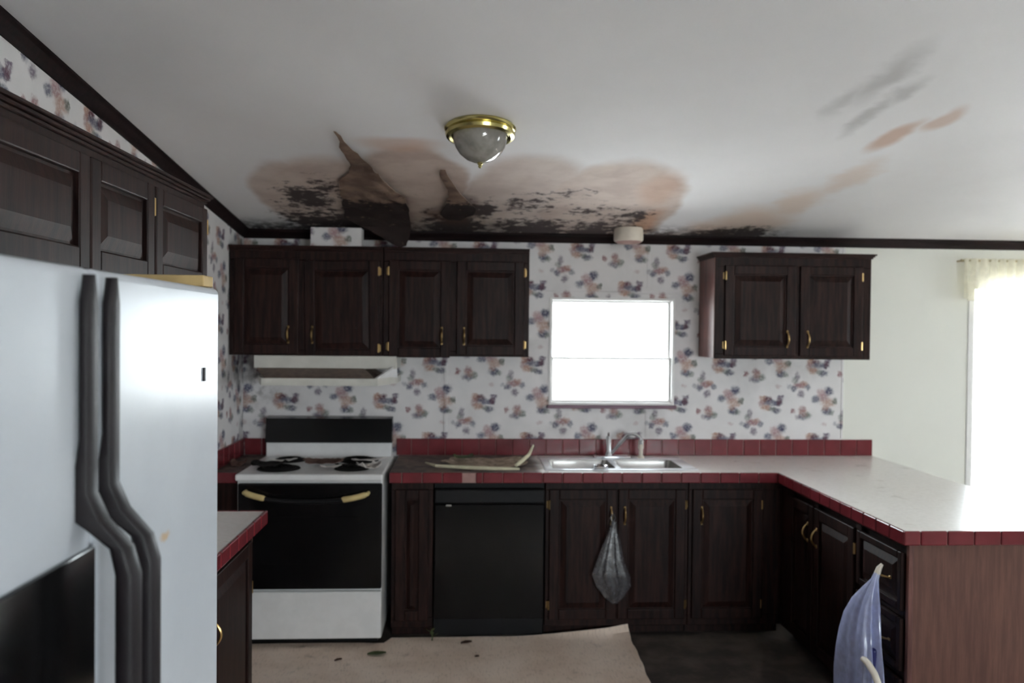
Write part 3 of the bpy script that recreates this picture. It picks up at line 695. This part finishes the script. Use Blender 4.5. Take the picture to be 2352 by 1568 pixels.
b = B(); b.prism([(lx1-.004, lf+.003, 1.400), (hx1, hf+.10, 1.400), (hx1, hf+.06, 1.470), (hx1-.01, hf-.002, 1.470), (lx1+.0, lf+.01, 1.412)], (0, 0, 0), (-.012, .004, 0)); obj('side_cheek', b, M_white, r)

# ------------------------------------------------------------------ fridge
FX, FY0, FY1, FZ = -.470, .645, 1.560, 1.757
SEAM = 1.045
r = thing('fridge', 'white side-by-side fridge with long dark handles and a black dispenser', 'fridge', (-.9, 1.1, 0))
obj('cabinet', B().box(-1.30, FX-.085, FY0+.005, FY1-.005, .03, FZ-.012, .006), M_white, r)
obj('base_grille', B().box(-1.28, FX-.06, FY0+.02, FY1-.02, .002, .075), M_blackm, r)
d_f = obj('freezer_door', B().box(FX-.078, FX, FY0, SEAM-.004, .08, FZ, .012, 4), M_fridge, r)
d_r = obj('fridge_door', B().box(FX-.078, FX, SEAM+.004, FY1, .08, FZ, .012, 4), M_fridge, r)
def fhandle(y, parent, dy):
    n_ = 40; P = []
    for i in range(n_+1):
        z = FZ-.010 - (FZ-.010-.42)*i/n_
        t_ = min(1, max(0, (1.478-z)/.085)); t_ = t_*t_*(3-2*t_); t2 = min(1, max(0, (.52-z)/.1)); t2 = t2*t2*(3-2*t2)
        off = .010 + .048*t_*(1-t2); wd = .0155; th = .0075 + .006*t_
        capk = min(1, (i+.3)/1.2, (n_-i+.3)/1.2)
        ring = []
        for k in range(14):
            an = 2*PI*k/14; cx_, cy_ = math.cos(an), math.sin(an)
            xo = off + th*(abs(cx_)**.7)*math.copysign(1, cx_)
            if cx_ < .1 and 1.437 < z < 1.52: xo = min(xo, .001)          # solid foot down to where the grip leaves the door
            ring.append(Vector((FX + xo, y + wd*capk*(abs(cy_)**.7)*math.copysign(1, cy_), z)))
        P.append(ring)
    q = B().grid(P, closed=True); q.bm.verts.ensure_lookup_table(); V = q.bm.verts[:]
    q.bm.faces.new(V[:14]); q.bm.faces.new(V[-14:]); return obj('handle', q, M_handle_f, parent, True)
fhandle(SEAM-.036, d_f, -1); fhandle(SEAM+.026, d_r, 1)
dp = obj('dispenser_panel', B().box(FX-.002, FX+.007, FY0+.035, 1.036, .98, 1.410, .003, 2), M_black, d_f, True, label='black ice and water dispenser panel')
obj('recess', B().box(FX+.004, FX+.0085, FY0+.09, .98, 1.01, 1.24, .002), M_blackm, dp)
obj('brand_plate', B().box(FX-.001, FX+.0035, 1.462, 1.470, 1.588, 1.612, .001), M_handle_f, d_r, label='small dark plate')
b = B().box(-.72, -.478, 1.49, 1.545, FZ+.001, FZ+.021, .002)
sobj('wooden_board', b, M_board, 'tan board lying flat on top of the fridge at its far edge', 'board')

# ------------------------------------------------------------------ ceiling fittings
LXc, LYc = .040, 3.205; LZ = ceil_z(LYc)
r = thing('ceiling_light', 'brass-rimmed flush ceiling light with smoky glass bowl', 'ceiling light', (LXc, LYc, LZ))
tilt = Matrix.Rotation(math.atan(-SLOPE), 3, 'X')
b = B().lathe([(.0, -.002), (.136, -.002), (.142, -.010), (.137, -.019), (.132, -.021), (.138, -.030), (.134, -.041), (.122, -.047), (.112, -.043), (.110, -.02)], (LXc, LYc, LZ), 48); b.rot(tilt, (LXc, LYc, LZ)); obj('rim', b, M_brightbrass, r, True)
b = B().lathe([(.108, -.036), (.106, -.055), (.098, -.080), (.082, -.105), (.058, -.126), (.030, -.139), (.012, -.144), (.0, -.145)], (LXc, LYc, LZ), 40); b.rot(tilt, (LXc, LYc, LZ)); obj('glass_bowl', b, M_bowl, r, True)
b = B().lathe([(.0, -.141), (.010, -.143), (.011, -.150), (.006, -.155), (.008, -.160), (.004, -.166), (.0, -.167)], (LXc, LYc, LZ), 16); b.rot(tilt, (LXc, LYc, LZ)); obj('finial', b, M_brightbrass, r, True)
ax, ay = .951, 4.800; az = ceil_z(ay)
r = thing('smoke_alarm', 'round cream smoke alarm hanging from the mouldy ceiling above the window', 'smoke alarm', (ax, ay, az))
b = B().lathe([(.0, .004), (.080, .004), (.086, -.004), (.088, -.028), (.087, -.070), (.080, -.078)], (ax, ay, az), 32); obj('case', b, M_cream, r, True)
b = B().lathe([(.080, -.078), (.066, -.088), (.03, -.092), (.0, -.092)], (ax, ay, az), 32); obj('cover', b, simple('pink_shaded_cover', (186, 150, 142), .6), r, True)  # underside tinted pink to carry its reddish shadow
# wallpapered duct box above the corner cabinet
b = B().box(-.908, -.618, 4.70, 4.80, 2.1485, 2.262, .004)
sobj('vent_box', b, M_paper_b, 'small box covered in floral wallpaper on top of the corner cabinet', 'vent box')

# torn ceiling paper
def sheet(rows, nu, sub, thick, amp, seed, scale=9.0):
    P = []
    for (a, c), (a2, c2) in zip(rows, rows[1:]):
        for k in range(sub):
            s_ = k/sub; A = Vector(a).lerp(Vector(a2), s_); Cc = Vector(c).lerp(Vector(c2), s_); P.append((A, Cc))
    P.append((Vector(rows[-1][0]), Vector(rows[-1][1])))
    G = []
    for A, Cc in P:
        row = []
        for j in range(nu+1):
            p = A.lerp(Cc, j/nu); n = noise.noise_vector(p*scale + Vector((seed, 0, 0)))
            row.append(p + Vector((n.x*amp, n.y*amp*.6, -abs(n.z)*amp)))
        G.append(row)
    return B().grid(G, thick)
rows = [((-.546, 3.262, 2.470), (-.538, 3.262, 2.470)), ((-.540, 3.46, 2.444), (-.500, 3.46, 2.442)), ((-.530, 3.68, 2.418), (-.440, 3.68, 2.412)), ((-.560, 3.78, 2.408), (-.425, 3.80, 2.398)),
        ((-.632, 3.90, 2.392), (-.395, 3.90, 2.384)), ((-.652, 4.14, 2.360), (-.330, 4.12, 2.352)), ((-.668, 4.36, 2.330), (-.318, 4.34, 2.322)), ((-.690, 4.52, 2.300), (-.325, 4.50, 2.285)),
        ((-.60, 4.60, 2.262), (-.325, 4.58, 2.262)), ((-.50, 4.63, 2.215), (-.335, 4.61, 2.210)), ((-.405, 4.655, 2.165), (-.350, 4.635, 2.160))]
sobj('torn_ceiling_paper', sheet(rows, 14, 5, .004, .022, 1.0), M_torn, 'large torn brown ceiling sheet with a pointed tip hanging over the corner cabinet', 'torn ceiling paper', 'torn ceiling sheets')
rows = [((-.136, 3.72, 2.416), (-.112, 3.71, 2.416)), ((-.118, 3.92, 2.390), (-.078, 3.92, 2.388)), ((-.10, 4.14, 2.362), (-.030, 4.14, 2.358)), ((-.13, 4.32, 2.338), (.030, 4.32, 2.330)), ((-.16, 4.44, 2.318), (.02, 4.44, 2.312)), ((-.12, 4.52, 2.300), (-.06, 4.52, 2.298))]
sobj('torn_ceiling_paper', sheet(rows, 8, 4, .004, .016, 5.0), M_torn, 'small torn brown ceiling strip behind the ceiling light', 'torn ceiling paper', 'torn ceiling sheets')

# ------------------------------------------------------------------ valance at the patio door
r = thing('curtain_valance', 'sheer cream lace valance gathered on a rod above the patio door', 'curtain', (4.05, 4.9, 1.9))
b = B().tube([(3.08, 4.915, 2.146), (5.0, 4.915, 2.146)], .009, 10)
for xx in (3.095, 4.98): b.tube([(xx, 4.915, 2.146), (xx, D-.001, 2.146)], .006, 8)
obj('curtain_rod', b, simple('yellowed_rod', (190, 176, 140), .4), r, True)
P = []
for i in range(9):
    s_ = i/8; row = []
    for k in range(361):
        x = 3.09 + 1.9*k/360; a = k*.55
        dep = .010 + .016*s_; bot = 2.158 - s_*(.250 + .016*math.sin(k*.11))
        row.append(Vector((x, 4.905 - dep*math.sin(a+.6*math.sin(k*.13)) - .006, bot)))
    P.append(row)
obj('lace', B().grid(P), M_curtain, r, True)

# ------------------------------------------------------------------ linoleum, loose on the floor
G = []
nx, ny = 60, 60
for i in range(ny+1):
    row = []; t_ = i/ny; y = 1.62 + (4.47-1.62)*t_
    for j in range(nx+1):
        s_ = j/nx
        xr = .872 + .018*math.sin(y*5) + .02*noise.noise(Vector((y*6, 3, 0))) + max(0, y-4.1)*.08
        xl = -.885 if y < 3.47 else -1.15
        x = xl + (xr-xl)*s_
        yy = y + (0 if t_ < .98 else .010*noise.noise(Vector((x*9, 1, 0))))
        lift = .050*max(0, min(1, (x-.25)/.6))**1.3*max(0, min(1, (y-4.30)/.16))**1.5
        lift += .014*max(0, (s_-.94)/.06)**1.5
        z = .0035 + lift + .0016*(1+noise.noise(Vector((x*4, y*4, 2))))
        if y > 4.22 and x < -.42: yy = min(yy, 4.33)
        if yy > 4.375: yy = 4.375 + (yy-4.375)*.25
        row.append(Vector((x, yy, z)))
    G.append(row)
sobj('linoleum_sheet', B().grid(G, .002), M_lino, 'loose tan linoleum sheet with a curled torn edge on the dark floor', 'linoleum', smooth=True)

# ------------------------------------------------------------------ bags
def bag(rings, folds, seed, n=72):
    P = []
    for (c, rx, ry, fold) in rings:
        ring = []
        for k in range(n):
            an = 2*PI*k/n; rr = 1 + fold*(.55*math.sin(an*folds+seed) + .3*math.sin(an*(folds*2+1)+seed*2.3+c[2]*5) + .3*noise.noise(Vector((math.cos(an)*2+seed, math.sin(an)*2, c[2]*6))))
            ring.append(Vector((c[0]+rx*rr*math.cos(an), c[1]+ry*rr*math.sin(an), c[2])))
        P.append(ring)
    G = []
    for a, c in zip(P, P[1:]):
        for k in range(4): G.append([p.lerp(q, k/4) for p, q in zip(a, c)])
    G.append(P[-1]); q = B().grid(G, closed=True); q.bm.verts.ensure_lookup_table(); q.bm.faces.new(q.bm.verts[-n:]); return q
bx = 1.655
rg = [((1.694, 3.235, .700), .012, .010, .1), ((1.685, 3.236, .672), .014, .014, .2), ((1.675, 3.250, .630), .022, .042, .28), ((1.664, 3.270, .570), .034, .082, .30), ((1.658, 3.285, .500), .044, .112, .30),
      ((1.654, 3.295, .42), .048, .138, .28), ((1.652, 3.300, .34), .052, .158, .26), ((1.650, 3.305, .25), .056, .172, .24), ((1.650, 3.305, .17), .058, .176, .2), ((1.650, 3.305, .10), .052, .150, .15), ((1.652, 3.305, .065), .03, .08, .1)]
r = thing('plastic_bag', 'blue translucent plastic bag hanging from a peninsula drawer', 'bag', (1.65, 3.32, .06), 'hanging bags')
obj('bag_body', bag(rg, 5, .8), M_bag, r, True)
obj('contents', B().box(1.640, 1.668, 3.16, 3.26, .30, .41, .012, 3).box(1.638, 1.668, 3.30, 3.42, .20, .33, .012, 3), simple('navy_contents', (24, 26, 92), .5), r, label='navy contents showing through the bag')
obj('knot', B().tube([(1.712, 3.232, .735), (1.700, 3.234, .718), (1.694, 3.236, .695)], [.006, .011, .013], 10), M_cream, r, True, label='cream twisted top of the bag')
pts = [(1.595, 3.222+.05*0, .330)]
b = B().tube([(1.618, 3.200, .352), (1.612, 3.175, .366), (1.612, 3.140, .362), (1.620, 3.105, .336), (1.630, 3.082, .290), (1.638, 3.075, .225), (1.640, 3.085, .15)], [.011, .013, .0135, .0135, .0135, .013, .011], 12)
sobj('curved_handle', b, M_cream, 'cream curved plastic handle poking out of the blue bag', 'handle', smooth=True)
rg = [((.800, 4.342, .650), .012, .010, .1), ((.796, 4.340, .600), .020, .014, .3), ((.790, 4.335, .520), .040, .018, .35), ((.783, 4.330, .43), .062, .022, .35), ((.785, 4.328, .36), .088, .024, .3), ((.800, 4.330, .30), .080, .022, .3), ((.805, 4.333, .24), .045, .016, .3), ((.806, 4.336, .205), .015, .010, .2)]
r = thing('plastic_bag', 'limp grey plastic bag hanging from the sink cabinet handle', 'bag', (.80, 4.335, .2), 'hanging bags')
obj('bag_body', bag(rg, 4, 2.1), M_greybag, r, True)
obj('loop', B().tube([(.790, 4.344, .690), (.782, 4.338, .668), (.794, 4.338, .645), (.808, 4.340, .668), (.800, 4.346, .688)], .004, 6), M_greybag, r, True)

# ------------------------------------------------------------------ debris
def scrap(cx, cy, z, wx, wy, rot, seed, amp=.012, nx=10, ny=6, thick=.002):
    G = []
    for i in range(ny+1):
        row = []
        for j in range(nx+1):
            u, v = j/nx*2-1, i/ny*2-1
            e = 1 + .28*noise.noise(Vector((u*1.7+seed, v*1.7, seed))); x, y = u*wx/2*e*(1-.25*v*v), v*wy/2*e*(1-.2*u*u)
            h = amp*(.5+.5*noise.noise(Vector((u*2.2, v*2.2, seed*3)))) + amp*.7*abs(u)**4
            row.append(Vector((cx+x*math.cos(rot)-y*math.sin(rot), cy+x*math.sin(rot)+y*math.cos(rot), z+h)))
        G.append(row)
    q = B().grid(G, thick); mz = min(v.co.z for v in q.bm.verts); bmesh.ops.translate(q.bm, verts=q.bm.verts, vec=(0, 0, z-mz+.0006)); return q
sobj('ceiling_debris', scrap(.10, 4.63, CT1, .46, .34, .05, 1.3, .022, 24, 16, .003), M_debris, 'broad tan crumpled ceiling debris sheet on the counter left of the sink', 'debris')
sobj('brown_rag', scrap(-.02, 4.70, CT1+.030, .13, .08, .2, 4.1, .012), M_leaf, 'greenish rag-like scrap on top of the tan counter debris', 'debris')
b = B(); b.tube([(-.235, 4.60, .926), (-.17, 4.46, .932), (0.0, 4.395, .934), (.14, 4.375, .932), (.285, 4.385, .928)], [.004, .009, .010, .010, .007], 7)
sobj('wood_strip', b, M_pale, 'long pale curved strip along the front of the counter debris', 'strip')
b = B(); b.tube([(.265, 4.366, .950), (.302, 4.42, .966), (.345, 4.49, .990), (.372, 4.54, 1.035)], [.009, .011, .010, .005], 7)
sobj('wood_strip', b, M_pale, 'pale stick leaning up out of the debris next to the sink', 'strip')
for (x, y, wx, wy, rt, sd, m, am, lab) in [
        (-.80, 4.56, .23, .17, .1, 2.2, M_brownscrap, .016, 'brown paper scrap across the middle of the stove top'),
        (-1.03, 4.60, .16, .05, .35, 3.1, M_paperscrap, .010, 'thin whitish sliver at the rear left of the stove top'),
        (-.735, 4.40, .11, .035, .35, 4.4, M_paperscrap, .010, 'narrow white sliver at the front middle of the stove top'),
        (-.56, 4.62, .20, .04, .25, 5.2, M_paperscrap, .012, 'long pale sliver at the rear right of the stove top'),
        (-.525, 4.36, .13, .13, .5, 6.6, M_paperscrap, .030, 'crumpled white scrap at the front right corner of the stove top'),
        (-1.08, 4.47, .20, .17, .0, 7.3, M_soil, .018, 'charred black scrap on the left of the stove top'),
        (-.66, 4.45, .12, .04, .2, 8.3, M_soil, .012, 'small black scrap on the front right burner')]:
    sobj('ceiling_scrap', scrap(x, y, .934, wx, wy, rt, sd, am), m, lab, 'scrap', 'scraps on the stove top')
sobj('ceiling_scrap', scrap(-1.285, 4.62, CT1, .09, .16, .1, 9.1, .02), M_brownscrap, 'dull brown scrap on the corner counter sliver', 'scrap')
def leaf(cx, cy, ln, wd, rot, up, seed):
    G = []
    for i in range(7):
        s_ = i/6; hw = wd/2*math.sin(PI*min(1, s_*.92+.06))**.8; a = (s_-.5)*ln; row = []
        for j in (-1, 0, 1):
            x, y = a, j*hw; z = .006 + up*(s_**1.5) + abs(j)*.006 + .003*noise.noise(Vector((s_*3, j, seed)))
            row.append(Vector((cx+x*math.cos(rot)-y*math.sin(rot), cy+x*math.sin(rot)+y*math.cos(rot), z+.004)))
        G.append(row)
    return B().grid(G, .0015)
for (x, y, ln, wd, rt, up, m, lab) in [
        (-.455, 4.165, .095, .05, .1, .004, M_leaf, 'dark green leaf on the linoleum by the stove corner'),
        (.005, 4.30, .06, .035, .2, .004, M_leafb, 'brown dry leaf on the linoleum in front of the dishwasher'),
        (-.640, 4.095, .04, .022, .5, .002, M_leafb, 'tiny brown leaf on the linoleum in front of the stove'),
        (.06, 4.12, .022, .016, .3, .001, M_leafb, 'tiny brown crumb-like leaf far from the cabinets')]:
    sobj('fallen_leaf', leaf(x, y, ln, wd, rt, up, ln*50), m, lab, 'leaf', 'leaves on the linoleum')
r = thing('weed_sprig', 'small green sprig standing on the linoleum against the dishwasher base', 'sprig', (-.18, 4.345, .009))
obj('stem', B().tube([(-.18, 4.345, .0095), (-.178, 4.343, .03), (-.182, 4.345, .062)], [.004, .003, .002], 6), M_leaf, r)
for k in range(4):
    an = k*1.7
    q = B(); P = [(0, -.004), (.012, -.010), (.026, -.004), (.034, 0), (.026, .004), (.012, .010), (0, .004)]
    vs = [Vector((-.18+a*math.cos(an)-c*math.sin(an), 4.345+(a*math.sin(an)+c*math.cos(an))*.6, .028+.012*k+a*.6)) for a, c in P]
    q.prism(vs, (0, 0, 0), (0, 0, .0015)); obj('leaf', q, M_leaf, r)
